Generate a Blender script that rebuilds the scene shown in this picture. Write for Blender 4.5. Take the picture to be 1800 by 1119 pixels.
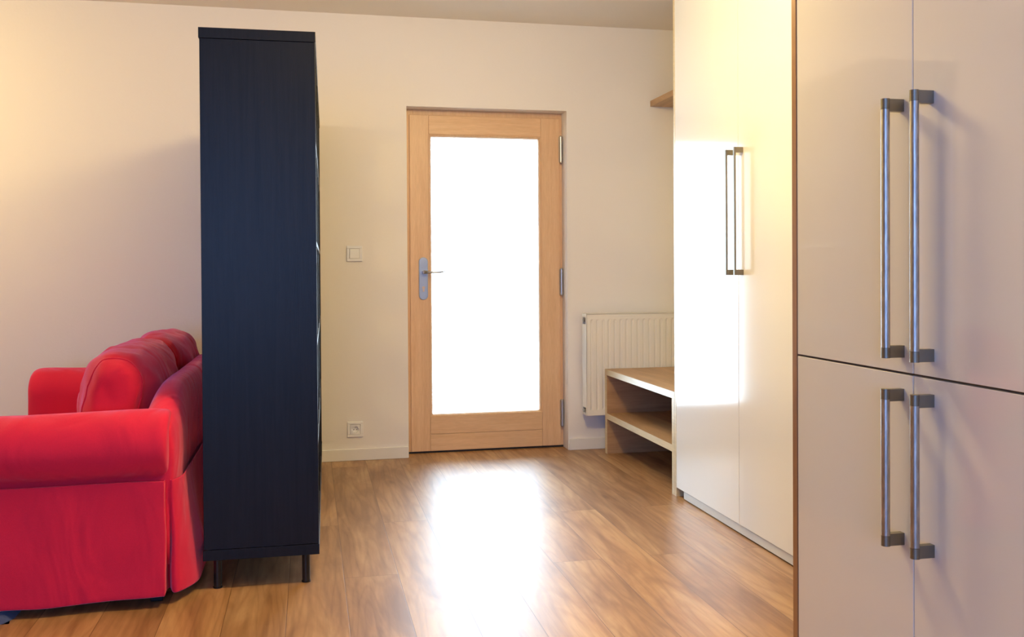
import bpy, bmesh, math, random
from mathutils import Vector, Matrix, noise
random.seed(7)
for o in list(bpy.data.objects): bpy.data.objects.remove(o)
C = bpy.context.scene
R = math.radians

# ------------------------------------------------------------------ camera
F_PX, YAW, PITCH, ROLL, SHIFT_Y, H = 1641.9, R(12.221), R(-0.542), R(-0.344), -70.9, 1.096
r0 = Vector((math.cos(YAW), -math.sin(YAW), 0)); d0 = Vector((math.sin(YAW), math.cos(YAW), 0)); u0 = Vector((0, 0, 1))
d1 = d0*math.cos(PITCH) + u0*math.sin(PITCH); u1 = u0*math.cos(PITCH) - d0*math.sin(PITCH)
r2 = r0*math.cos(ROLL) + u1*math.sin(ROLL); u2 = u1*math.cos(ROLL) - r0*math.sin(ROLL)
cam = bpy.data.objects.new('camera', bpy.data.cameras.new('camera')); C.collection.objects.link(cam)
cam.matrix_world = Matrix(((r2.x, u2.x, -d1.x, 0), (r2.y, u2.y, -d1.y, 0), (r2.z, u2.z, -d1.z, H), (0, 0, 0, 1)))
cam.data.sensor_width = 36; cam.data.lens = 36*F_PX/1800; cam.data.shift_y = SHIFT_Y/1800
cam.data.clip_start = 0.05
C.camera = cam

# ------------------------------------------------------------------ light and exposure
C.view_settings.view_transform = 'Standard'; C.view_settings.look = 'None'
C.view_settings.exposure = 0.2; C.view_settings.gamma = 1.0; C.view_settings.use_curve_mapping = False
D = 5.452                    # room side of the door wall
XR, XL, YB, ZC = 2.315, -4.3, -3.0, 2.567
w = bpy.data.worlds.new('overcast_sky'); C.world = w; w.use_nodes = True
bg = w.node_tree.nodes['Background']; bg.inputs[0].default_value = (0.68, 0.83, 1.0, 1); bg.inputs[1].default_value = 17.0

def light(name, kind, loc, energy, color, **kw):
    l = bpy.data.lights.new(name, kind); l.energy = energy; l.color = color
    rot = kw.pop('rot', (0, 0, 0))
    for k, v in kw.items(): setattr(l, k, v)
    o = bpy.data.objects.new(name, l); o.location = loc; o.rotation_euler = rot
    C.collection.objects.link(o); return o
def portal(name, loc, rot, sx, sy):
    o = light(name, 'AREA', loc, 1, (1, 1, 1), rot=rot, shape='RECTANGLE', size=sx, size_y=sy)
    o.data.cycles.is_portal = True
    return o
portal('door_daylight', (1.045, D+0.17, 1.06), (R(-90), 0, 0), 0.66, 1.67)       # faces into the room (-Y)
portal('window_daylight', (-1.2, YB-0.12, 1.4), (R(90), 0, 0), 2.6, 1.9)          # faces into the room (+Y)
light('floor_lamp_bulb', 'POINT', (-2.35, 4.1, 2.0), 46, (1.0, 0.73, 0.27), shadow_soft_size=0.07)
light('ceiling_lamp_bulb', 'POINT', (0.70, 2.80, 2.27), 72, (1.0, 0.74, 0.31), shadow_soft_size=0.12)

# ------------------------------------------------------------------ materials
def mat(name, col, rough=0.5, **kw):
    m = bpy.data.materials.new(name); m.use_nodes = True
    b = m.node_tree.nodes['Principled BSDF']
    b.inputs['Base Color'].default_value = (*col, 1); b.inputs['Roughness'].default_value = rough
    for k, v in kw.items(): b.inputs[k].default_value = v
    return m
def N(m, t, **kw):
    n = m.node_tree.nodes.new(t)
    for k, v in kw.items():
        if k in n.inputs and not hasattr(n, k): n.inputs[k].default_value = v
        else: setattr(n, k, v)
    return n
def L(m, a, b): m.node_tree.links.new(a, b)
def coords(m, scale=(1, 1, 1), rot=(0, 0, 0)):
    g = N(m, 'ShaderNodeNewGeometry'); mp = N(m, 'ShaderNodeMapping')
    mp.inputs['Scale'].default_value = scale; mp.inputs['Rotation'].default_value = rot
    L(m, g.outputs['Position'], mp.inputs['Vector']); return mp.outputs['Vector']
def noise_tex(m, vec, scale, detail=4, rough=0.5, dist=0):
    n = N(m, 'ShaderNodeTexNoise'); n.inputs['Scale'].default_value = scale; n.inputs['Detail'].default_value = detail
    n.inputs['Roughness'].default_value = rough; n.inputs['Distortion'].default_value = dist
    L(m, vec, n.inputs['Vector']); return n.outputs['Fac']
def bump(m, h, strength, dist=0.01, normal=None):
    b = N(m, 'ShaderNodeBump'); b.inputs['Strength'].default_value = strength; b.inputs['Distance'].default_value = dist
    L(m, h, b.inputs['Height'])
    if normal: L(m, normal, b.inputs['Normal'])
    L(m, b.outputs['Normal'], m.node_tree.nodes['Principled BSDF'].inputs['Normal']); return b.outputs['Normal']
def ramp(m, fac, stops):
    r = N(m, 'ShaderNodeValToRGB'); e = r.color_ramp.elements
    while len(e) < len(stops): e.new(0.5)
    for i, (p, c) in enumerate(stops): e[i].position = p; e[i].color = (*c, 1)
    L(m, fac, r.inputs['Fac']); return r.outputs['Color']
def mixc(m, mode, fac, a, b):
    n = N(m, 'ShaderNodeMix'); n.data_type = 'RGBA'; n.blend_type = mode
    if isinstance(fac, (int, float)): n.inputs[0].default_value = fac
    else: L(m, fac, n.inputs[0])
    for i, v in ((6, a), (7, b)):
        if isinstance(v, tuple): n.inputs[i].default_value = (*v, 1)
        else: L(m, v, n.inputs[i])
    return n.outputs[2]

def paint(name, col, rough=0.55):
    m = mat(name, col, rough); v = coords(m)
    bump(m, noise_tex(m, v, 90, 3), 0.12, 0.004)
    c = mixc(m, 'MULTIPLY', 0.25, col, ramp(m, noise_tex(m, v, 1.1, 3), [(0.3, (0.93, 0.93, 0.93)), (0.7, (1, 1, 1))]))
    L(m, c, m.node_tree.nodes['Principled BSDF'].inputs['Base Color']); return m
M_wall = paint('white_wall_paint', (0.85, 0.81, 0.765))
M_ceil = paint('ceiling_paint', (0.90, 0.86, 0.80), 0.8); M_tan = paint('bounce_cutting_tan', (0.60, 0.52, 0.43))  # tan invented for the unseen left wall, to cut bounced light
M_base = mat('white_skirting_lacquer', (0.80, 0.78, 0.74), 0.4)
M_gloss = mat('cream_gloss_lacquer', (0.80, 0.785, 0.755), 0.11)
M_gloss2 = mat('shaded_gloss_lacquer', (0.78, 0.75, 0.71), 0.045)  # same lacquer as the wardrobe, its shaded beige tone put into the colour
M_plinth = mat('pale_plinth_laminate', (0.62, 0.63, 0.62), 0.25)
M_rad = mat('radiator_enamel', (0.80, 0.77, 0.70), 0.35)
M_dark = mat('dark_gap', (0.02, 0.018, 0.015), 0.7)
M_plastic = mat('white_switch_plastic', (0.86, 0.86, 0.86), 0.18)
M_socket_dark = mat('socket_recess', (0.10, 0.09, 0.09), 0.4)
M_hinge = mat('hinge_steel', (0.52, 0.52, 0.50), 0.35, Metallic=1.0)
M_lever = mat('dark_lever_metal', (0.30, 0.28, 0.26), 0.35, Metallic=1.0)
M_brass = mat('lock_cylinder_metal', (0.55, 0.42, 0.30), 0.4, Metallic=1.0)
M_plate = mat('satin_lock_plate', (0.42, 0.52, 0.68), 0.3, Metallic=0.6)
def brushed(name, col, rough):
    m = mat(name, col, rough, Metallic=1.0); v = coords(m, (60, 60, 9))
    n = noise_tex(m, v, 4, 4)
    c = ramp(m, n, [(0.3, tuple(x*0.7 for x in col)), (0.7, tuple(min(1, x*1.15) for x in col))])
    L(m, c, m.node_tree.nodes['Principled BSDF'].inputs['Base Color']); bump(m, n, 0.08, 0.001); return m
M_steel = brushed('brushed_steel', (0.52, 0.49, 0.455), 0.40)
M_cap = mat('handle_end_metal', (0.27, 0.245, 0.20), 0.45, Metallic=1.0)

def wood(name, dark, light_, axis='Z', rough=0.4, stretch=14, scale=3.0, strength=0.1):
    m = mat(name, light_, rough)
    s = {'X': (1, stretch, stretch), 'Y': (stretch, 1, stretch), 'Z': (stretch, stretch, 1)}[axis]
    v = coords(m, s); n1 = noise_tex(m, v, scale, 6, 0.6, 0.6); n2 = noise_tex(m, v, scale*6, 3, 0.6)
    a = ramp(m, n1, [(0.3, dark), (0.7, light_)])
    c = mixc(m, 'MULTIPLY', 0.35, a, ramp(m, n2, [(0.35, (0.75, 0.72, 0.7)), (0.65, (1, 1, 1))]))
    L(m, c, m.node_tree.nodes['Principled BSDF'].inputs['Base Color']); bump(m, n2, strength, 0.002); return m
M_beechV = wood('door_wood_upright', (0.72, 0.45, 0.25), (0.80, 0.54, 0.32), 'Z', 0.38)
M_beechH = wood('door_wood_level', (0.73, 0.46, 0.25), (0.80, 0.54, 0.32), 'X', 0.38)
M_oak = wood('oak_board', (0.40, 0.23, 0.11), (0.58, 0.37, 0.19), 'Y', 0.4, 10, 2.0)
M_oakX = wood('oak_board_cross', (0.36, 0.20, 0.10), (0.52, 0.32, 0.17), 'X', 0.4, 10, 2.0)
M_oakedge = wood('pale_oak_edge', (0.62, 0.50, 0.30), (0.72, 0.60, 0.39), 'Y', 0.4, 10, 2.0)
M_edge = wood('brown_panel_edge', (0.30, 0.14, 0.055), (0.40, 0.20, 0.08), 'Z', 0.45, 20, 2.0)
M_black = wood('black_brown_veneer', (0.0035, 0.004, 0.006), (0.008, 0.008, 0.011), 'Z', 0.36, 25, 3.0, 0.2)
M_black.node_tree.nodes['Principled BSDF'].inputs['Specular IOR Level'].default_value = 0.23
M_blackmetal = mat('black_leg_metal', (0.01, 0.01, 0.011), 0.25)

def floor_material():
    m = mat('oak_laminate_planks', (0.4, 0.2, 0.1), 0.3); b = m.node_tree.nodes['Principled BSDF']
    v = coords(m, (1, 1, 1), (0, 0, R(90)))          # brick rows across X, planks run along Y
    sh = N(m, 'ShaderNodeVectorMath', operation='ADD'); sh.inputs[1].default_value = (3.37, 0.08, 0); L(m, v, sh.inputs[0])
    br = N(m, 'ShaderNodeTexBrick'); br.offset = 0.37; br.offset_frequency = 2
    for k, val in (('Scale', 1.0), ('Mortar Size', 0.0012), ('Mortar Smooth', 0.2), ('Bias', 0.0), ('Brick Width', 1.9), ('Row Height', 0.192)):
        br.inputs[k].default_value = val
    br.inputs['Color1'].default_value = (0, 0, 0, 1); br.inputs['Color2'].default_value = (1, 1, 1, 1); br.inputs['Mortar'].default_value = (0.5, 0.5, 0.5, 1)
    L(m, sh.outputs[0], br.inputs['Vector'])
    # grain coordinates shifted by plank
    ofs = N(m, 'ShaderNodeVectorMath', operation='SCALE'); L(m, br.outputs['Color'], ofs.inputs[0]); ofs.inputs['Scale'].default_value = 37.0
    g0 = coords(m, (1, 1, 1)); ad = N(m, 'ShaderNodeVectorMath', operation='ADD'); L(m, g0, ad.inputs[0]); L(m, ofs.outputs[0], ad.inputs[1])
    def st(s):
        q = N(m, 'ShaderNodeMapping'); q.inputs['Scale'].default_value = s; L(m, ad.outputs[0], q.inputs['Vector']); return q.outputs['Vector']
    n_low = noise_tex(m, st((4.5, 0.9, 1)), 1.6, 4, 0.55, 0.8)
    n_fine = noise_tex(m, st((26, 1.3, 1)), 3.0, 8, 0.7, 0.5)
    wv = N(m, 'ShaderNodeTexWave', wave_type='BANDS', bands_direction='X'); wv.inputs['Scale'].default_value = 5; wv.inputs['Distortion'].default_value = 14.0
    wv.inputs['Detail'].default_value = 3; wv.inputs['Detail Scale'].default_value = 0.7; L(m, st((1.0, 0.22, 1)), wv.inputs['Vector'])
    base = ramp(m, n_low, [(0.30, (0.27, 0.135, 0.058)), (0.5, (0.43, 0.245, 0.115)), (0.70, (0.56, 0.36, 0.185))])
    plank = ramp(m, br.outputs['Color'], [(0.0, (0.80, 0.76, 0.74)), (0.5, (0.98, 0.97, 0.96)), (1.0, (1.12, 1.10, 1.04))])
    c = mixc(m, 'MULTIPLY', 1.0, base, plank)
    c = mixc(m, 'MULTIPLY', 0.45, c, ramp(m, n_fine, [(0.35, (0.62, 0.56, 0.50)), (0.6, (1, 1, 1))]))
    c = mixc(m, 'MULTIPLY', 0.28, c, ramp(m, wv.outputs['Fac'], [(0.0, (0.55, 0.48, 0.42)), (0.35, (1, 1, 1))]))
    cat = noise_tex(m, st((5.0, 0.42, 1)), 1.3, 2, 0.45, 0.15)      # growth-ring contours
    k = N(m, 'ShaderNodeMath', operation='MULTIPLY'); k.inputs[1].default_value = 95; L(m, cat, k.inputs[0])
    sn = N(m, 'ShaderNodeMath', operation='SINE'); L(m, k.outputs[0], sn.inputs[0])
    mr = N(m, 'ShaderNodeMapRange'); mr.inputs['From Min'].default_value = -1; mr.inputs['From Max'].default_value = 1; L(m, sn.outputs[0], mr.inputs['Value'])
    c = mixc(m, 'MULTIPLY', 0.36, c, ramp(m, mr.outputs[0], [(0.0, (0.66, 0.56, 0.46)), (0.30, (0.97, 0.95, 0.93)), (1.0, (1.05, 1.04, 1.02))]))
    kn = N(m, 'ShaderNodeTexVoronoi'); kn.inputs['Scale'].default_value = 1.0; L(m, st((7.0, 2.1, 1)), kn.inputs['Vector'])
    c = mixc(m, 'MULTIPLY', 0.6, c, ramp(m, kn.outputs['Distance'], [(0.0, (0.30, 0.2, 0.14)), (0.05, (0.5, 0.4, 0.32)), (0.13, (1, 1, 1))]))
    c = mixc(m, 'MIX', br.outputs['Fac'], c, (0.16, 0.075, 0.03))
    L(m, c, b.inputs['Base Color'])
    rr = N(m, 'ShaderNodeMapRange'); rr.inputs['To Min'].default_value = 0.36; rr.inputs['To Max'].default_value = 0.46; L(m, n_fine, rr.inputs['Value'])
    L(m, rr.outputs[0], b.inputs['Roughness'])
    nn = bump(m, n_fine, 0.10, 0.0015)
    inv = N(m, 'ShaderNodeMath', operation='SUBTRACT'); inv.inputs[0].default_value = 1; L(m, br.outputs['Fac'], inv.inputs[1])
    bump(m, inv.outputs[0], 0.35, 0.001, nn)
    return m
M_floor = floor_material()

def fabric(name, col, wr=0.5):
    m = mat(name, col, 0.85); b = m.node_tree.nodes['Principled BSDF']
    b.inputs['Sheen Weight'].default_value = 0.55; b.inputs['Sheen Roughness'].default_value = 0.4; b.inputs['Sheen Tint'].default_value = (1.0, 0.5, 0.8, 1)
    v = coords(m); n = noise_tex(m, v, 700, 2); w1 = noise_tex(m, coords(m, (1.0, 1.0, 0.5), (0.1, 0.9, 0.1)), 4.5, 2.5, 0.45, 1.0)
    a = bump(m, w1, wr, 0.035); bump(m, n, 0.25, 0.0015, a)
    c = mixc(m, 'MULTIPLY', 0.25, col, ramp(m, noise_tex(m, v, 240, 3), [(0.3, (0.75, 0.75, 0.75)), (0.7, (1, 1, 1))]))
    L(m, c, b.inputs['Base Color']); return m
M_red = fabric('red_cotton', (0.74, 0.004, 0.050), 0.8)
M_redc = fabric('red_cotton_cushion', (0.68, 0.003, 0.038), 0.8)
M_rug = fabric('blue_pile', (0.05, 0.08, 0.20), 0.2)
M_rug.node_tree.nodes['Principled BSDF'].inputs['Sheen Tint'].default_value = (0.7, 0.8, 1, 1)

def glass_material(name, tint):
    m = bpy.data.materials.new(name); m.use_nodes = True; nt = m.node_tree; nt.nodes.remove(nt.nodes['Principled BSDF'])
    out = nt.nodes['Material Output']; t = nt.nodes.new('ShaderNodeBsdfTransparent'); t.inputs[0].default_value = (*tint, 1)
    g = nt.nodes.new('ShaderNodeBsdfGlossy'); g.inputs['Roughness'].default_value = 0.02
    f = nt.nodes.new('ShaderNodeFresnel'); f.inputs[0].default_value = 1.45; x = nt.nodes.new('ShaderNodeMixShader')
    nt.links.new(f.outputs[0], x.inputs[0]); nt.links.new(t.outputs[0], x.inputs[1]); nt.links.new(g.outputs[0], x.inputs[2]); nt.links.new(x.outputs[0], out.inputs[0])
    return m
M_glass = glass_material('door_glass', (0.94, 0.97, 0.97)); M_tint = glass_material('daylight_dimming_glass', (0.45, 0.56, 0.76))  # window tint stands in for dimmer, bluer daylight, not coloured glass

# ------------------------------------------------------------------ mesh helpers
def finish(name, bm, mats, parent=None, smooth=False, bevel=0, loc=None):
    me = bpy.data.meshes.new(name); bmesh.ops.recalc_face_normals(bm, faces=bm.faces); bm.to_mesh(me); bm.free()
    for m in (mats if isinstance(mats, (list, tuple)) else [mats]): me.materials.append(m)
    o = bpy.data.objects.new(name, me); C.collection.objects.link(o)
    if smooth:
        for p in me.polygons: p.use_smooth = True
    if bevel:
        md = o.modifiers.new('bevel', 'BEVEL'); md.width = bevel; md.segments = 2; md.limit_method = 'ANGLE'; md.angle_limit = R(40)
    if parent is not None:
        o.parent = parent; o.matrix_parent_inverse = Matrix.Translation(-parent.location) if not parent.parent else Matrix()
    return o
def box(bm, x0, x1, y0, y1, z0, z1, mi=0):
    vs = [bm.verts.new((x, y, z)) for x in (x0, x1) for y in (y0, y1) for z in (z0, z1)]
    for f in ((0, 1, 3, 2), (4, 6, 7, 5), (0, 4, 5, 1), (2, 3, 7, 6), (0, 2, 6, 4), (1, 5, 7, 3)):
        fc = bm.faces.new([vs[i] for i in f]); fc.material_index = mi
def cyl(bm, p0, p1, r, seg=20, mi=0, r1=None):
    p0 = Vector(p0); p1 = Vector(p1); d = p1-p0; q = d.to_track_quat('Z', 'Y'); r1 = r if r1 is None else r1
    a = []; b = []
    for i in range(seg):
        t = 2*math.pi*i/seg; e = Vector((math.cos(t), math.sin(t), 0))
        a.append(bm.verts.new(p0+q@(e*r))); b.append(bm.verts.new(p1+q@(e*r1)))
    for i in range(seg):
        f = bm.faces.new((a[i], a[(i+1) % seg], b[(i+1) % seg], b[i])); f.smooth = True; f.material_index = mi
    for cap in (bm.faces.new(a[::-1]), bm.faces.new(b)):
        cap.material_index = mi
        for e in cap.edges: e.smooth = False
def tube(bm, pts, r, seg=8, closed=False):
    rings = []; n = len(pts)
    for i, p in enumerate(pts):
        p = Vector(p); a = Vector(pts[(i-1) % n] if closed or i else pts[0]); b = Vector(pts[(i+1) % n] if closed or i < n-1 else pts[-1])
        q = (b-a).to_track_quat('Z', 'Y')
        rings.append([bm.verts.new(p+q@Vector((math.cos(2*math.pi*k/seg)*r, math.sin(2*math.pi*k/seg)*r, 0))) for k in range(seg)])
    for i in range(n if closed else n-1):
        A, B = rings[i], rings[(i+1) % n]
        best = min(range(seg), key=lambda s: sum((A[k].co-B[(k+s) % seg].co).length for k in range(seg)))
        for k in range(seg):
            f = bm.faces.new((A[k], A[(k+1) % seg], B[(k+1+best) % seg], B[(k+best) % seg])); f.smooth = True
def rings_mesh(bm, rings, cap=True, closed=True):
    V = [[bm.verts.new(p) for p in r] for r in rings]
    n = len(V[0])
    for i in range(len(V)-1):
        for k in range(n if closed else n-1):
            f = bm.faces.new((V[i][k], V[i][(k+1) % n], V[i+1][(k+1) % n], V[i+1][k])); f.smooth = True
    if cap:
        for r in (V[0], V[-1]):
            c = bm.verts.new(sum((v.co for v in r), Vector())/n)
            for k in range(n):
                f = bm.faces.new((r[k], r[(k+1) % n], c)); f.smooth = True
    return V
def thing(name, label, cat, loc=(0, 0, 0), group=None):
    o = bpy.data.objects.new(name, None); C.collection.objects.link(o); o.location = loc; o.empty_display_size = 0.1
    o['label'] = label; o['category'] = cat
    if group: o['group'] = group
    return o
def boxpart(name, dims, m, parent=None, bevel=0.0015):
    bm = bmesh.new(); box(bm, *dims); return finish(name, bm, m, parent, bevel=bevel)
def struct(o): o['kind'] = 'structure'; return o
def plabel(o, s): o['label'] = s; return o

# ------------------------------------------------------------------ room shell
T = 0.25
OX0, OX1, OZ = 0.558, 1.524, 2.050         # door opening
struct(boxpart('floor', (XL-T, XR+T, YB-T, D+T, -0.1, 0), M_floor, bevel=0))
struct(boxpart('ceiling', (XL-T, XR+T, YB-T, D+T, ZC, ZC+0.2), M_ceil, bevel=0))
bm = bmesh.new()
box(bm, XL-T, OX0, D, D+T, 0, ZC); box(bm, OX1, XR+T, D, D+T, 0, ZC); box(bm, OX0, OX1, D, D+T, OZ, ZC)
struct(finish('wall_back', bm, M_wall))
struct(boxpart('wall_right', (XR, XR+T, YB-T, D, 0, ZC), M_wall, bevel=0))
struct(boxpart('wall_left', (XL-T, XL, YB-T, D, 0, ZC), M_tan, bevel=0))
bm = bmesh.new(); wx0, wx1, wz0, wz1 = -2.5, 0.1, 0.45, 2.35
box(bm, XL, wx0, YB-T, YB, 0, ZC); box(bm, wx1, XR, YB-T, YB, 0, ZC); box(bm, wx0, wx1, YB-T, YB, 0, wz0); box(bm, wx0, wx1, YB-T, YB, wz1, ZC)
struct(finish('wall_front', bm, M_wall))
wnd = bpy.data.objects.new('window_1', None); C.collection.objects.link(wnd); wnd.location = (-1.2, YB-0.12, wz0); struct(wnd)
bm = bmesh.new()
for a, b in ((wx0, wx0+0.07), (-1.235, -1.165), (wx1-0.07, wx1)): box(bm, a, b, YB-0.15, YB-0.09, wz0, wz1)
box(bm, wx0, wx1, YB-0.15, YB-0.09, wz0, wz0+0.07); box(bm, wx0, wx1, YB-0.15, YB-0.09, wz1-0.07, wz1)
finish('window_frame', bm, M_base, wnd)
boxpart('window_pane', (wx0+0.05, wx1-0.05, YB-0.123, YB-0.117, wz0+0.05, wz1-0.05), M_tint, wnd, 0)
# skirting boards
def skirting(name, x0, x1):
    bm = bmesh.new(); box(bm, x0, x1, D-0.014, D, 0, 0.068); o = finish(name, bm, M_base, bevel=0.003); return struct(o)
skirting('baseboard_left', XL, OX0-0.004)
skirting('baseboard_right', OX1+0.004, XR)

# ------------------------------------------------------------------ glazed entrance door
LY = D+0.10                                  # front of the leaf
door = bpy.data.objects.new('door_1', None); C.collection.objects.link(door); door.location = (1.04, LY, 0); struct(door)
bm = bmesh.new()
box(bm, OX0, OX0+0.05, LY+0.014, LY+0.09, 0, OZ); box(bm, OX1-0.045, OX1, LY+0.014, LY+0.09, 0, OZ); box(bm, OX0+0.05, OX1-0.045, LY+0.014, LY+0.09, OZ-0.06, OZ)
finish('door_frame', bm, M_beechV, door, bevel=0.002)
x0, x1, zb, zt = 0.584, 1.506, 0.012, 2.018
gx0, gx1, gz0, gz1 = 0.716, 1.372, 0.232, 1.888
sx0, sx1 = 0.699, 1.388                     # inner stile edges
boxpart('stile', (x0, sx0, LY, LY+0.06, zb, zt), M_beechV, door, 0.003)
boxpart('stile', (sx1, x1, LY, LY+0.06, zb, zt), M_beechV, door, 0.003)
boxpart('rail', (sx0, sx1, LY+0.0005, LY+0.06, gz1+0.016, zt), M_beechH, door, 0.003)
boxpart('rail', (sx0, sx1, LY+0.0005, LY+0.06, zb, 0.112), M_beechH, door, 0.003)
boxpart('rail', (sx0, sx1, LY+0.0005, LY+0.06, 0.113, gz0-0.016), M_beechH, door, 0.003)
# glazing bead: mitred ring with a slanted, rounded face
bm = bmesh.new()
def ring(ix, iz, y): return [bm.verts.new(p) for p in ((sx0+ix, y, gz0-0.016+iz), (sx1-ix, y, gz0-0.016+iz), (sx1-ix, y, gz1+0.016-iz), (sx0+ix, y, gz1+0.016-iz))]
prof = [(0, LY+0.050), (0, LY+0.002), (0.004, LY+0.001), (0.011, LY+0.006), (0.016, LY+0.016), (0.0165, LY+0.045)]
rs = [ring(a, a, y) for a, y in prof]
for i in range(len(rs)-1):
    for k in range(4): bm.faces.new((rs[i][k], rs[i][(k+1) % 4], rs[i+1][(k+1) % 4], rs[i+1][k]))
finish('glazing_bead', bm, M_beechV, door)
boxpart('glass_pane', (sx0+0.01, sx1-0.01, LY+0.028, LY+0.034, gz0-0.006, gz1+0.006), M_glass, door, 0)
boxpart('threshold', (OX0, OX1, LY+0.012, LY+0.14, 0, 0.011), M_dark, door, 0.001)
# handle
hx = 0.662
bm = bmesh.new(); ring_pts = []
for i in range(40):
    t = 2*math.pi*i/40; s = 1 if math.sin(t) >= 0 else -1
    ring_pts.append((hx+0.027*math.cos(t), 1.044+s*0.100+0.027*math.sin(t)))
for y in (LY-0.007, LY): pass
A = [bm.verts.new((p[0], LY, p[1])) for p in ring_pts]; B = [bm.verts.new((p[0], LY-0.006, p[1])) for p in ring_pts]
Cc = [bm.verts.new((hx+(p[0]-hx)*0.9, LY-0.009, 1.044+(p[1]-1.044)*0.977)) for p in ring_pts]
for i in range(40):
    j = (i+1) % 40; bm.faces.new((A[i], A[j], B[j], B[i])); bm.faces.new((B[i], B[j], Cc[j], Cc[i]))
bm.faces.new(Cc)
plate = finish('door_handle', bm, M_plate, door)
bm = bmesh.new(); cyl(bm, (hx, LY-0.007, 1.082), (hx, LY-0.045, 1.082), 0.011, 20)
bm2pts = [(hx, LY-0.045, 1.082), (hx+0.02, LY-0.051, 1.082), (hx+0.06, LY-0.053, 1.080), (hx+0.10, LY-0.052, 1.082), (hx+0.125, LY-0.049, 1.087)]
V = []
for i, p in enumerate(bm2pts):
    rz = (0.010, 0.008, 0.0055, 0.005, 0.003)[i]; ry = (0.010, 0.009, 0.009, 0.009, 0.006)[i]
    V.append([Vector((p[0], p[1]+ry*math.cos(2*math.pi*k/12), p[2]+rz*math.sin(2*math.pi*k/12))) for k in range(12)])
rings_mesh(bm, V); lv = finish('lever', bm, M_lever); lv.parent = plate; lv.matrix_parent_inverse = plate.matrix_world.inverted()
bm = bmesh.new(); cyl(bm, (hx, LY-0.006, 0.990), (hx, LY-0.013, 0.990), 0.0085, 20); box(bm, hx-0.005, hx+0.005, LY-0.012, LY-0.006, 0.966, 0.988)
ky = finish('lock_cylinder', bm, M_brass)
ky.parent = plate
for zc in (1.828, 1.018, 0.212):
    bm = bmesh.new(); cyl(bm, (1.511, LY-0.010, zc-0.078), (1.511, LY-0.010, zc+0.078), 0.0105, 16)
    cyl(bm, (1.511, LY-0.010, zc-0.084), (1.511, LY-0.010, zc-0.078), 0.006, 16, r1=0.0105); cyl(bm, (1.511, LY-0.010, zc+0.078), (1.511, LY-0.010, zc+0.084), 0.0105, 16, r1=0.006)
    box(bm, 1.500, 1.520, LY-0.004, LY+0.016, zc-0.075, zc+0.075); finish('hinge', bm, M_hinge, door)

# ------------------------------------------------------------------ switch and socket
def rocker_switch(cx, cz):
    t = thing('light_switch', 'square white light switch on the wall, above the power socket', 'light switch', (cx, D, cz-0.045))
    bm = bmesh.new(); h = 0.0445
    for a, b in (((-h, h), (h-0.016, h)), ((-h, h), (-h, -h+0.016)), ((-h, -h+0.016), (-h+0.016, h-0.016)), ((h-0.016, h), (-h+0.016, h-0.016))):
        box(bm, cx+a[0], cx+a[1], D-0.010, D, cz+b[0], cz+b[1])
    finish('frame', bm, M_plastic, t, bevel=0.002)
    bm = bmesh.new(); s = 0.0275
    v = [bm.verts.new((cx+a*s, y, cz+b*s)) for y, in ((D,),) for a, b in ((-1, -1), (1, -1), (1, 1), (-1, 1))]
    u = [bm.verts.new((cx+a*s, D-0.015 if b < 0 else D-0.010, cz+b*s)) for a, b in ((-1, -1), (1, -1), (1, 1), (-1, 1))]
    bm.faces.new(u); bm.faces.new(v[::-1])
    for i in range(4): bm.faces.new((v[i], v[(i+1) % 4], u[(i+1) % 4], u[i]))
    finish('rocker', bm, M_plastic, t, bevel=0.0015)
rocker_switch(0.253, 1.192)
def socket(cx, cz):
    t = thing('power_socket', 'square white power socket with round recess low on the wall above the skirting', 'socket', (cx, D, cz-0.045))
    bm = bmesh.new(); h = 0.0445
    for a, b in (((-h, h), (h-0.016, h)), ((-h, h), (-h, -h+0.016)), ((-h, -h+0.016), (-h+0.016, h-0.016)), ((h-0.016, h), (-h+0.016, h-0.016))):
        box(bm, cx+a[0], cx+a[1], D-0.010, D, cz+b[0], cz+b[1])
    finish('frame', bm, M_plastic, t, bevel=0.002)
    # insert with a round well
    bm = bmesh.new(); n = 32; s = 0.0275; y = D-0.012
    sq = []; ci = []; cb = []
    for i in range(n):
        a = 2*math.pi*i/n; c, sn = math.cos(a), math.sin(a); k = s/max(abs(c), abs(sn))
        sq.append(bm.verts.new((cx+c*k, y, cz+sn*k))); ci.append(bm.verts.new((cx+c*0.0195, y, cz+sn*0.0195))); cb.append(bm.verts.new((cx+c*0.0185, D-0.001, cz+sn*0.0185)))
    for i in range(n):
        j = (i+1) % n; bm.faces.new((sq[i], sq[j], ci[j], ci[i])); bm.faces.new((ci[i], ci[j], cb[j], cb[i]))
    bm.faces.new(cb); finish('insert', bm, M_plastic, t)
    bm = bmesh.new(); cyl(bm, (cx, D-0.001, cz+0.010), (cx, D-0.011, cz+0.010), 0.0025, 10); finish('earth_pin', bm, M_hinge, t)
    bm = bmesh.new()
    for d_ in (-0.0085, 0.0085): cyl(bm, (cx+d_, D-0.001, cz-0.003), (cx+d_, D-0.0018, cz-0.003), 0.0028, 12)
    finish('contact_holes', bm, M_socket_dark, t)
socket(0.250, 0.180)

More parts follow.
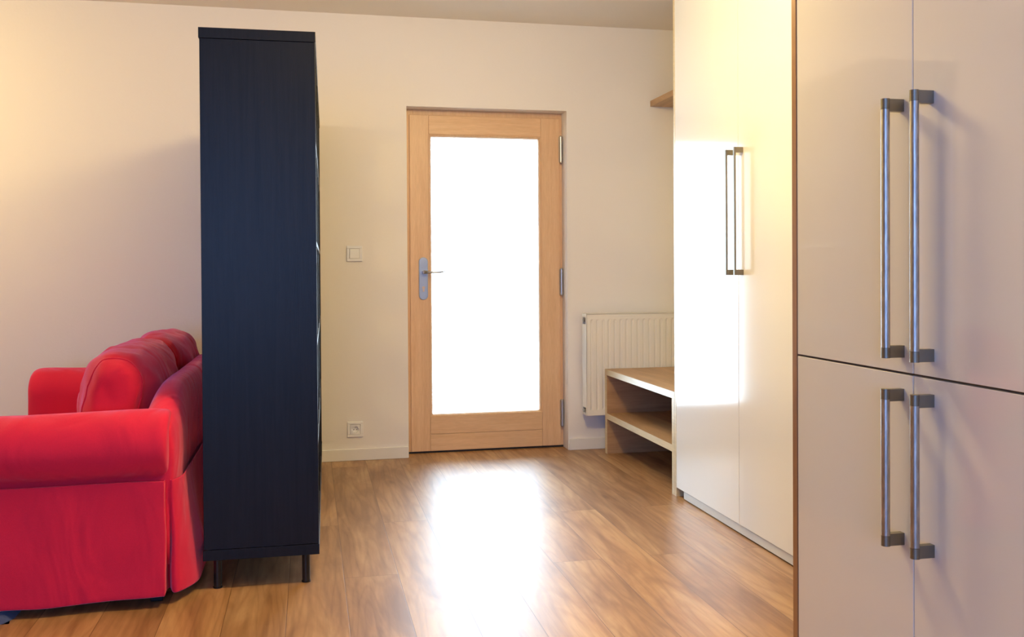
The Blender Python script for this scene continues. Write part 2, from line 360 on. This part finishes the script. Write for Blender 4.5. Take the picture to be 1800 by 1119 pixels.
# ------------------------------------------------------------------ radiator
rad = thing('radiator', 'cream ribbed panel radiator on the wall right of the door, behind the bench', 'radiator', (1.93, D-0.07, 0.22))
rx0, rx1, rz0, rz1, ry = 1.606, 2.26, 0.222, 0.826, D-0.122
bm = bmesh.new()                          # front panel with pressed vertical channels
cols = []; pitch = 0.0365; n = int((rx1-rx0-0.03)/pitch)
def panel(yf, sgn):
    xs = [(rx0, 0), (rx0+0.012, 0)]
    x = rx0+0.022
    for i in range(n):
        xs += [(x, 0), (x+0.006, 0.005), (x+0.012, 0.005), (x+0.018, 0)]; x += pitch
    xs += [(rx1, 0)]
    zs = [(rz0, 0), (rz0+0.030, 0), (rz0+0.042, 1), (rz1-0.042, 1), (rz1-0.030, 0), (rz1, 0)]
    G = [[bm.verts.new((a, yf+sgn*d_*k, z)) for a, d_ in xs] for z, k in zs]
    for i in range(len(zs)-1):
        for j in range(len(xs)-1): bm.faces.new((G[i][j], G[i][j+1], G[i+1][j+1], G[i+1][j]))
panel(ry, 1); panel(ry+0.012, 1)
finish('front_panel', bm, M_rad, rad)
bm = bmesh.new(); panel(D-0.035, -1); finish('rear_panel', bm, M_rad, rad)
bm = bmesh.new()                          # side cover with an opening near the top
box(bm, rx0-0.002, rx0+0.003, ry+0.012, D-0.045, rz0+0.045, rz1-0.060); box(bm, rx0-0.002, rx0+0.003, ry, ry+0.012, rz0, rz1); box(bm, rx0-0.002, rx0+0.003, D-0.045, D-0.033, rz0, rz1)
box(bm, rx0-0.002, rx0+0.003, ry+0.012, D-0.045, rz1-0.018, rz1); box(bm, rx0-0.002, rx0+0.003, ry+0.012, D-0.045, rz0, rz0+0.012)
finish('side_cover', bm, M_rad, rad, bevel=0.001)
bm = bmesh.new()
box(bm, rx0, rx1, ry, ry+0.006, rz1-0.002, rz1+0.004); box(bm, rx0, rx1, D-0.041, D-0.035, rz1-0.002, rz1+0.004)
x = rx0+0.01
while x < rx1-0.01: box(bm, x, x+0.006, ry+0.006, D-0.041, rz1-0.002, rz1+0.003); x += 0.016
finish('top_grille', bm, M_rad, rad)
for z in (rz1-0.036, rz0+0.03):
    bm = bmesh.new(); cyl(bm, (rx0-0.010, ry+0.045, z), (rx0+0.03, ry+0.045, z), 0.011, 6); finish('plug', bm, M_hinge, rad)
for xx in (rx0+0.12, rx1-0.12):
    boxpart('bracket', (xx, xx+0.03, D-0.037, D-0.001, rz0+0.05, rz1-0.05), M_rad, rad, 0.001)

# ------------------------------------------------------------------ tall white wardrobe
W = 1.715; wy0, wys, wy1 = 3.02, 3.540, 4.212
ward = thing('wardrobe', 'tall glossy cream wardrobe with two doors and slim steel handles, between bench and cabinet', 'wardrobe', (2.0, 3.6, 0))
boxpart('side_panel', (W, XR-0.005, wy1, wy1+0.020, 0, 2.545), [M_oakedge], ward, 0.001)
boxpart('carcass', (W+0.024, XR-0.005, wy0, wy1, 0.04, 2.545), M_base, ward, 0.001)
boxpart('plinth', (W+0.006, W+0.024, wy0, wy1-0.075, 0.006, 0.040), M_plinth, ward, 0.001)
def slim_handle(y, z0, z1, parent):
    bm = bmesh.new(); xo = W-0.040; t = 0.0115
    box(bm, xo, xo+0.008, y-t/2, y+t/2, z0, z1)
    for a, b in ((z0, z0+0.022), (z1-0.022, z1)): box(bm, xo+0.008, W, y-t/2, y+t/2, a, b)
    o = finish('handle', bm, M_cap, bevel=0.001); o.parent = parent; return o
for a, b, hy, hz in ((wys+0.0015, wy1-0.001, wys+0.036, (1.067, 1.582)), (wy0, wys-0.0015, wys-0.042, (1.067, 1.584))):
    dr = boxpart('door', (W, W+0.020, a, b, 0.044, 2.54), M_gloss, ward, 0.0012)
    slim_handle(hy, *hz, dr)

# ------------------------------------------------------------------ tall cabinet in the foreground
Fx = 1.11; fys = 1.558; fy1 = 1.985; fy0 = fys-(fy1-fys); fz = 0.8925
cab = thing('tall_cabinet', 'large glossy cream cabinet in right foreground with four doors and round bar handles', 'cabinet', (1.4, 1.56, 0))
boxpart('side_panel', (Fx-0.002, 1.70, fy1+0.001, fy1+0.021, 0, 2.545), M_edge, cab, 0.0008)
boxpart('carcass', (Fx+0.0225, 1.70, fy0, fy1, 0.06, 2.545), M_edge, cab, 0.001)
boxpart('plinth', (Fx+0.05, Fx+0.068, fy0, fy1, 0.0, 0.062), M_plinth, cab, 0.001)
def bar_handle(y, z0, z1, parent):
    bm = bmesh.new(); xb = Fx-0.036; r = 0.0082
    cyl(bm, (xb, y, z0+0.020), (xb, y, z1-0.020), r, 28)
    for a, b in ((z0, z0+0.0196), (z1-0.0196, z1)):
        cyl(bm, (xb, y, a), (xb, y, b), r+0.0003, 28, 1); box(bm, xb+0.004, Fx, y-0.0065, y+0.0065, a+0.0005 if a == z0 else a-0.004, b+0.004 if a == z0 else b-0.0005, 1)
    o = finish('handle', bm, [M_steel, M_cap]); o.parent = parent
g = 0.0014
for (a, b, c, d_), hy, hz in (((fys+g, fy1, fz+0.0022, 2.54), 1.591, (0.9225, 1.416)), ((fy0, fys-g, fz+0.0022, 2.54), 1.504, (0.9225, 1.4165)),
                              ((fys+g, fy1, 0.065, fz-0.0022), 1.5925, (0.563, 0.8635)), ((fy0, fys-g, 0.065, fz-0.0022), 1.504, (0.565, 0.8635))):
    dr = boxpart('door', (Fx, Fx+0.020, a, b, c, d_), M_gloss2, cab, 0.001)
    bar_handle(hy, *hz, dr)

# ------------------------------------------------------------------ bench and hat shelf
bx1 = XR-0.004; by0, by1 = wy1+0.0215, 5.318; tk = 0.034
bench = thing('shoe_bench', 'low oak shoe bench with one inner shelf, in front of the radiator', 'bench', (2.0, 4.77, 0))
def board(name, x0, x1, y0, y1, z0, z1, m):     # oak board with a pale front edge
    bm = bmesh.new(); box(bm, x0+0.0012, x1, y0, y1, z0, z1, 0); box(bm, x0, x0+0.0012, y0, y1, z0, z1, 1)
    return finish(name, bm, [m, M_oakedge], bench)
board('bench_top', W, bx1, by0, by1, 0.466, 0.500, M_oak)
board('side_panel', W, bx1, by0, by0+tk, 0, 0.465, M_oakX)
board('side_panel', W, bx1, by1-tk, by1, 0, 0.465, M_oakX)
board('shelf', W, bx1, by0+tk, by1-tk, 0.206, 0.240, M_oak)
sh = boxpart('wall_shelf', (2.058, XR, wy1+0.021, D-0.001, 2.092, 2.127), M_oak, bevel=0.001)
sh['label'] = 'oak shelf high on the wall, above the radiator and beside the wardrobe'; sh['category'] = 'shelf'

# ------------------------------------------------------------------ black bookcase
NB = 5
bxr, byn = 0.024, 3.336; BW, BL, BZ0, BZ1 = 0.386, 2.0, 0.103, 1.927
book = thing('bookcase', 'tall black-brown open bookcase on short round legs, standing between sofa and door', 'bookcase', (bxr, byn, 0))
book.rotation_euler = (0, 0, R(-1.0))
def bpart(name, bm, m, bevel=0.001):
    o = finish(name, bm, m, bevel=bevel); o.parent = book; return o
def bbox(name, *d, m=M_black):
    bm = bmesh.new(); box(bm, *d); return bpart(name, bm, m)
tb = 0.036
bbox('top_board', -BW-0.003, 0.002, -0.003, BL+0.003, BZ1-tb, BZ1)
bbox('bottom_board', -BW-0.003, 0.002, -0.003, BL+0.003, BZ0, BZ0+tb)
bbox('side_panel', -BW, 0, 0, 0.038, BZ0+tb+0.001, BZ1-tb-0.0005)
bbox('side_panel', -BW, 0, BL-0.038, BL, BZ0+tb+0.001, BZ1-tb-0.0005)
ih = (BZ1-BZ0-2*tb); th = 0.016; ch = (ih-4*th)/5; cw = (BL-0.076-4*th)/5
for i in range(4):
    z = BZ0+tb+ch*(i+1)+th*i; bbox('shelf_board', -BW, 0, 0.038, BL-0.038, z, z+th)
for j in range(4):
    y = 0.038+cw*(j+1)+th*j
    bm = bmesh.new()
    for i in range(5):
        z = BZ0+tb+(ch+th)*i; box(bm, -BW+0.001, -0.001, y, y+th, z+0.0004, z+ch-0.0004)
    bpart('divider', bm, M_black)
for lx in (-BW+0.042, -0.045):
    for ly in (0.03, BL-0.035):
        bm = bmesh.new(); cyl(bm, (lx, ly, 0), (lx, ly, 0.004), 0.0155, 24); cyl(bm, (lx, ly, 0.004), (lx, ly, BZ0-0.004), 0.0135, 24); cyl(bm, (lx, ly, BZ0-0.004), (lx, ly, BZ0), 0.02, 24)
        bpart('leg', bm, M_blackmetal, 0)

# ------------------------------------------------------------------ red sofa
sofa = thing('sofa', 'red two seat sofa with loose fabric cover, rolled arms and pleated skirt', 'sofa', (-0.86, 4.1, 0))
SY0, SY1 = 3.225, 4.985; SX0, SX1 = -1.30, -0.425       # near and far side, front and back
def wob(p, a, s): return Vector(noise.noise_vector(Vector(p)*s))*a
def sofa_part(name, bm, m, subsurf=0, solid=0):
    o = finish(name, bm, m, sofa, smooth=True)
    if solid: md = o.modifiers.new('thickness', 'SOLIDIFY'); md.thickness = solid; md.offset = -1
    if subsurf: md = o.modifiers.new('smooth', 'SUBSURF'); md.levels = subsurf; md.render_levels = subsurf
    return o
# arms: a rolled profile swept along X
def arm(yc, s):        # s=-1: outer side towards the camera
    bm = bmesh.new(); rings = []
    prof = []
    for i in range(22):                                  # outer underside of the roll over the top to the inner side
        a = R(238)-R(248)*i/21
        prof.append((-math.cos(a)*0+math.cos(a)*0.118, 0.520+math.sin(a)*0.118))
    prof = [(-0.070, 0.10), (-0.070, 0.24), (-0.071, 0.36)] + prof + [(0.105, 0.36), (0.10, 0.10)]
    xs = [-1.315, -1.31, -1.295, -1.27, -1.22, -1.1, -0.9, -0.7, -0.56, -0.50, -0.475, -0.462, -0.458]
    sc = [0.55, 0.80, 0.93, 0.985, 1, 1, 1, 1, 1, 1, 0.985, 0.94, 0.80]
    for x, k in zip(xs, sc):
        r = []
        for (y, z) in prof:
            yy = y*k if z > 0.385 else y*(0.6+0.4*k); zz = 0.52+(z-0.52)*(k if z > 0.385 else 1)
            p = Vector((x, yc-s*yy if s > 0 else yc+yy, zz))
            sag = -0.012*math.exp(-((x+0.95)/0.25)**2) if z > 0.5 else 0
            p.z += sag; p += wob(p, 0.004, 6); r.append(p)
        rings.append(r)
    rings_mesh(bm, rings)
    return sofa_part('arm', bm, M_red, 1)
arm(SY0+0.085, -1)
arm(SY1-0.085, 1)
# backrest: cross-sections in XZ along Y, with rounded shoulders
bm = bmesh.new(); rings = []
def shoulder(t):       # 0 at the end, 1 inside
    t = max(0, min(1, t)); return math.sin(t*math.pi/2)**0.8
ys = [0.0, 0.008, 0.03, 0.06, 0.10, 0.15, 0.20, 0.26, 0.34, 0.5, 0.7, 0.88]
ylist = [SY0+0.015+a for a in ys] + [SY1-0.015-a for a in reversed(ys[:-1])]
for y in ylist:
    e = min(y-(SY0+0.015), SY1-0.015-y); top = 0.595+0.112*min(1, max(0, e/0.30))**0.8
    thk = 0.150*(0.80+0.20*min(1, (e/0.05))**0.5 if e > 0 else 0.80)
    cx = SX1-0.085; r = []
    for i in range(20):
        a = 2*math.pi*i/20; c, s_ = math.cos(a), math.sin(a)
        k = (abs(c)**3.2+abs(s_)**3.2)**(-1/3.2)
        z = (0.08+top)/2+(top-0.08)/2*k*s_; lean = 0.0 + (z-0.4)*0.06
        x = cx+thk/2*k*c+lean
        p = Vector((x, y, z)); p += wob(p, 0.006, 5); p.x = min(p.x, -0.402); r.append(p)
    rings.append(r)
rings_mesh(bm, rings); sofa_part('backrest', bm, M_red, 1)
# seat base
bm = bmesh.new(); box(bm, SX0+0.03, SX1-0.10, SY0+0.12, SY1-0.12, 0.09, 0.30); finish('seat_base', bm, M_red, sofa, bevel=0.02)
# soft boxes
def puff(q, pf):
    q = Vector((max(-1, min(1, q.x)), max(-1, min(1, q.y)), max(-1, min(1, q.z))))
    return Vector((q.x*(1-pf+pf*(1-abs(q.y)**2.6)*(1.25-0.5*q.z**2)), q.y*(1+0.04*(1-q.x**2)*(1-q.z**2)), q.z*(1+0.07*(1-q.y**2)*(1-abs(q.x)))))
def soft_box(bm, c, s, n=5.0, rot=0.0, seg=14, pf=0.1, amp=0.006, na=5.0):
    tmp = bmesh.new(); bmesh.ops.create_cube(tmp, size=2); bmesh.ops.subdivide_edges(tmp, edges=tmp.edges[:], cuts=seg, use_grid_fill=True)
    mp = {}
    for v in tmp.verts:
        p = v.co; L_ = ((abs(p.x)**na+abs(p.z)**na)**(n/na)+abs(p.y)**n)**(1/n); q = p/L_
        q = puff(q, pf)
        q = Vector((q.x*s[0]/2, q.y*s[1]/2, q.z*s[2]/2)); q = Matrix.Rotation(rot, 3, 'Y')@q
        q += Vector(c); q += wob(q, amp, 9)+wob(q, amp*0.5, 21); mp[v] = bm.verts.new(q)
    for f in tmp.faces: nf = bm.faces.new([mp[v] for v in f.verts]); nf.smooth = True
    tmp.free()
def seam_ring(c, s, yfrac, n=5.0, rot=0.0, pf=0.1, amp=0.006, na=5.0):
    pts = []
    for i in range(64):
        a = 2*math.pi*i/64; ca, sa = math.cos(a), math.sin(a); L_ = (abs(ca)**na+abs(sa)**na)**(-1/na)
        rem = (1-abs(yfrac)**n)**(1/n)
        q = Vector((ca*L_*rem, yfrac, sa*L_*rem))
        q = puff(q, pf); q = Vector((q.x*s[0]/2, q.y*s[1]/2, q.z*s[2]/2)); q = Matrix.Rotation(rot, 3, 'Y')@q
        q += Vector(c); q += wob(q, amp, 9)+wob(q, amp*0.5, 21); pts.append(q)
    return pts
for yc in (3.735, 4.48):
    bm = bmesh.new(); soft_box(bm, (-0.935, yc, 0.350), (0.70, 0.735, 0.15), 6); sofa_part('seat_cushion', bm, M_redc, 0)
for i, (yc, ln, rt, zz) in enumerate(((3.84, 0.80, 8, 0.615), (4.56, 0.66, 14, 0.615))):
    c, s, ro = (-0.680, yc, zz), (0.285, ln, 0.395), R(rt)
    bm = bmesh.new(); soft_box(bm, c, s, 6.5, ro, 22, pf=0.42, amp=0.012, na=3.0); cu = sofa_part('back_cushion', bm, M_redc, 0)
    for yf in (-0.9, 0.9):
        bm = bmesh.new(); tube(bm, seam_ring(c, s, yf, 6.5, ro, 0.42, 0.012, 3.0), 0.0035, 6, True)
        pp = finish('piping', bm, M_redc, smooth=True); pp.parent = cu
# skirt
bm = bmesh.new()
def skirt_path():
    P = []      # (x, y, nx, ny, depth) clockwise seen from above, starting at front near corner
    def side(ax, ay, bx, by, nx, ny, n):
        for i in range(n):
            t = i/(n-1); e = 0.012; P.append((ax+(bx-ax)*t, ay+(by-ay)*t, nx, ny, 0.0))
    side(SX0, SY0, SX1-0.045, SY0, 0, -1, 40)
    # inverted pleat at the near back corner
    P.append((SX1-0.044, SY0+0.001, 0, -1, 0.0)); P.append((SX1-0.043, SY0+0.006, 0, -1, 0.004)); P.append((SX1-0.046, SY0+0.020, 0.0, -1, 0.055)); P.append((SX1-0.040, SY0+0.028, 0.0, -1, 0.075))
    P.append((SX1-0.032, SY0+0.026, 0.10, -1, 0.055)); P.append((SX1-0.026, SY0+0.016, 0.10, -0.9, 0.012)); P.append((SX1-0.020, SY0+0.020, 0.5, -0.6, 0.0)); P.append((SX1-0.008, SY0+0.050, 0.9, -0.2, 0.0))
    side(SX1, SY0+0.09, SX1, SY1-0.03, 1, 0, 36)
    side(SX1-0.03, SY1, SX0+0.02, SY1, 0, 1, 20)
    side(SX0, SY1-0.02, SX0, SY0+0.02, -1, 0, 24)
    return P
P = skirt_path(); levels = 14; G = []
for l in range(levels):
    t = l/(levels-1); z = 0.412-t*0.379; row = []
    for i, (x, y, nx, ny, d_) in enumerate(P):
        fl = 0.004+0.020*t**1.4
        if nx > 0.15: fl += 0.060*t**1.5*nx*math.exp(-((y-SY0-0.25)/0.13)**2)
        if d_: fl -= d_*t
        rip = 0.005*t*math.sin(x*9+y*7)+0.0035*t*math.sin(x*23+1)
        p = Vector((x+nx*(fl+rip), y+ny*(fl+rip), z))
        if l > levels-3: p.z += 0.004*math.sin(x*6+y*5)
        p += wob(p, 0.004, 7)
        if y > 3.31: p.x = min(p.x, -0.376)
        row.append(p)
    G.append(row)
rings_mesh(bm, G, cap=False); sofa_part('skirt', bm, M_red, 1, 0.003)
for lx in (SX0+0.06, SX1-0.08):
    for ly in (SY0+0.07, SY1-0.07):
        boxpart('leg', (lx-0.02, lx+0.02, ly-0.02, ly+0.02, 0.022 if lx < -0.9 else 0.0, 0.095), M_black, sofa, 0.003)

# ------------------------------------------------------------------ blue rug under the sofa front
bm = bmesh.new(); nx_, ny_ = 90, 60
gx = [-2.9+(-0.925+2.9)*i/nx_ for i in range(nx_+1)]; gy = [3.175+(4.7-3.175)*j/ny_ for j in range(ny_+1)]
V = [[bm.verts.new((x+random.uniform(-.006, .006), y+random.uniform(-.006, .006), 0.0 if i in (0, nx_) or j in (0, ny_) else 0.012+random.uniform(0, .007))) for j, y in enumerate(gy)] for i, x in enumerate(gx)]
for i in range(nx_):
    for j in range(ny_): bm.faces.new((V[i][j], V[i+1][j], V[i+1][j+1], V[i][j+1]))
rug = finish('rug', bm, M_rug, smooth=True); rug['label'] = 'blue rug, its corner just showing under the sofa at the left'; rug['category'] = 'rug'
bpy.context.view_layer.update()
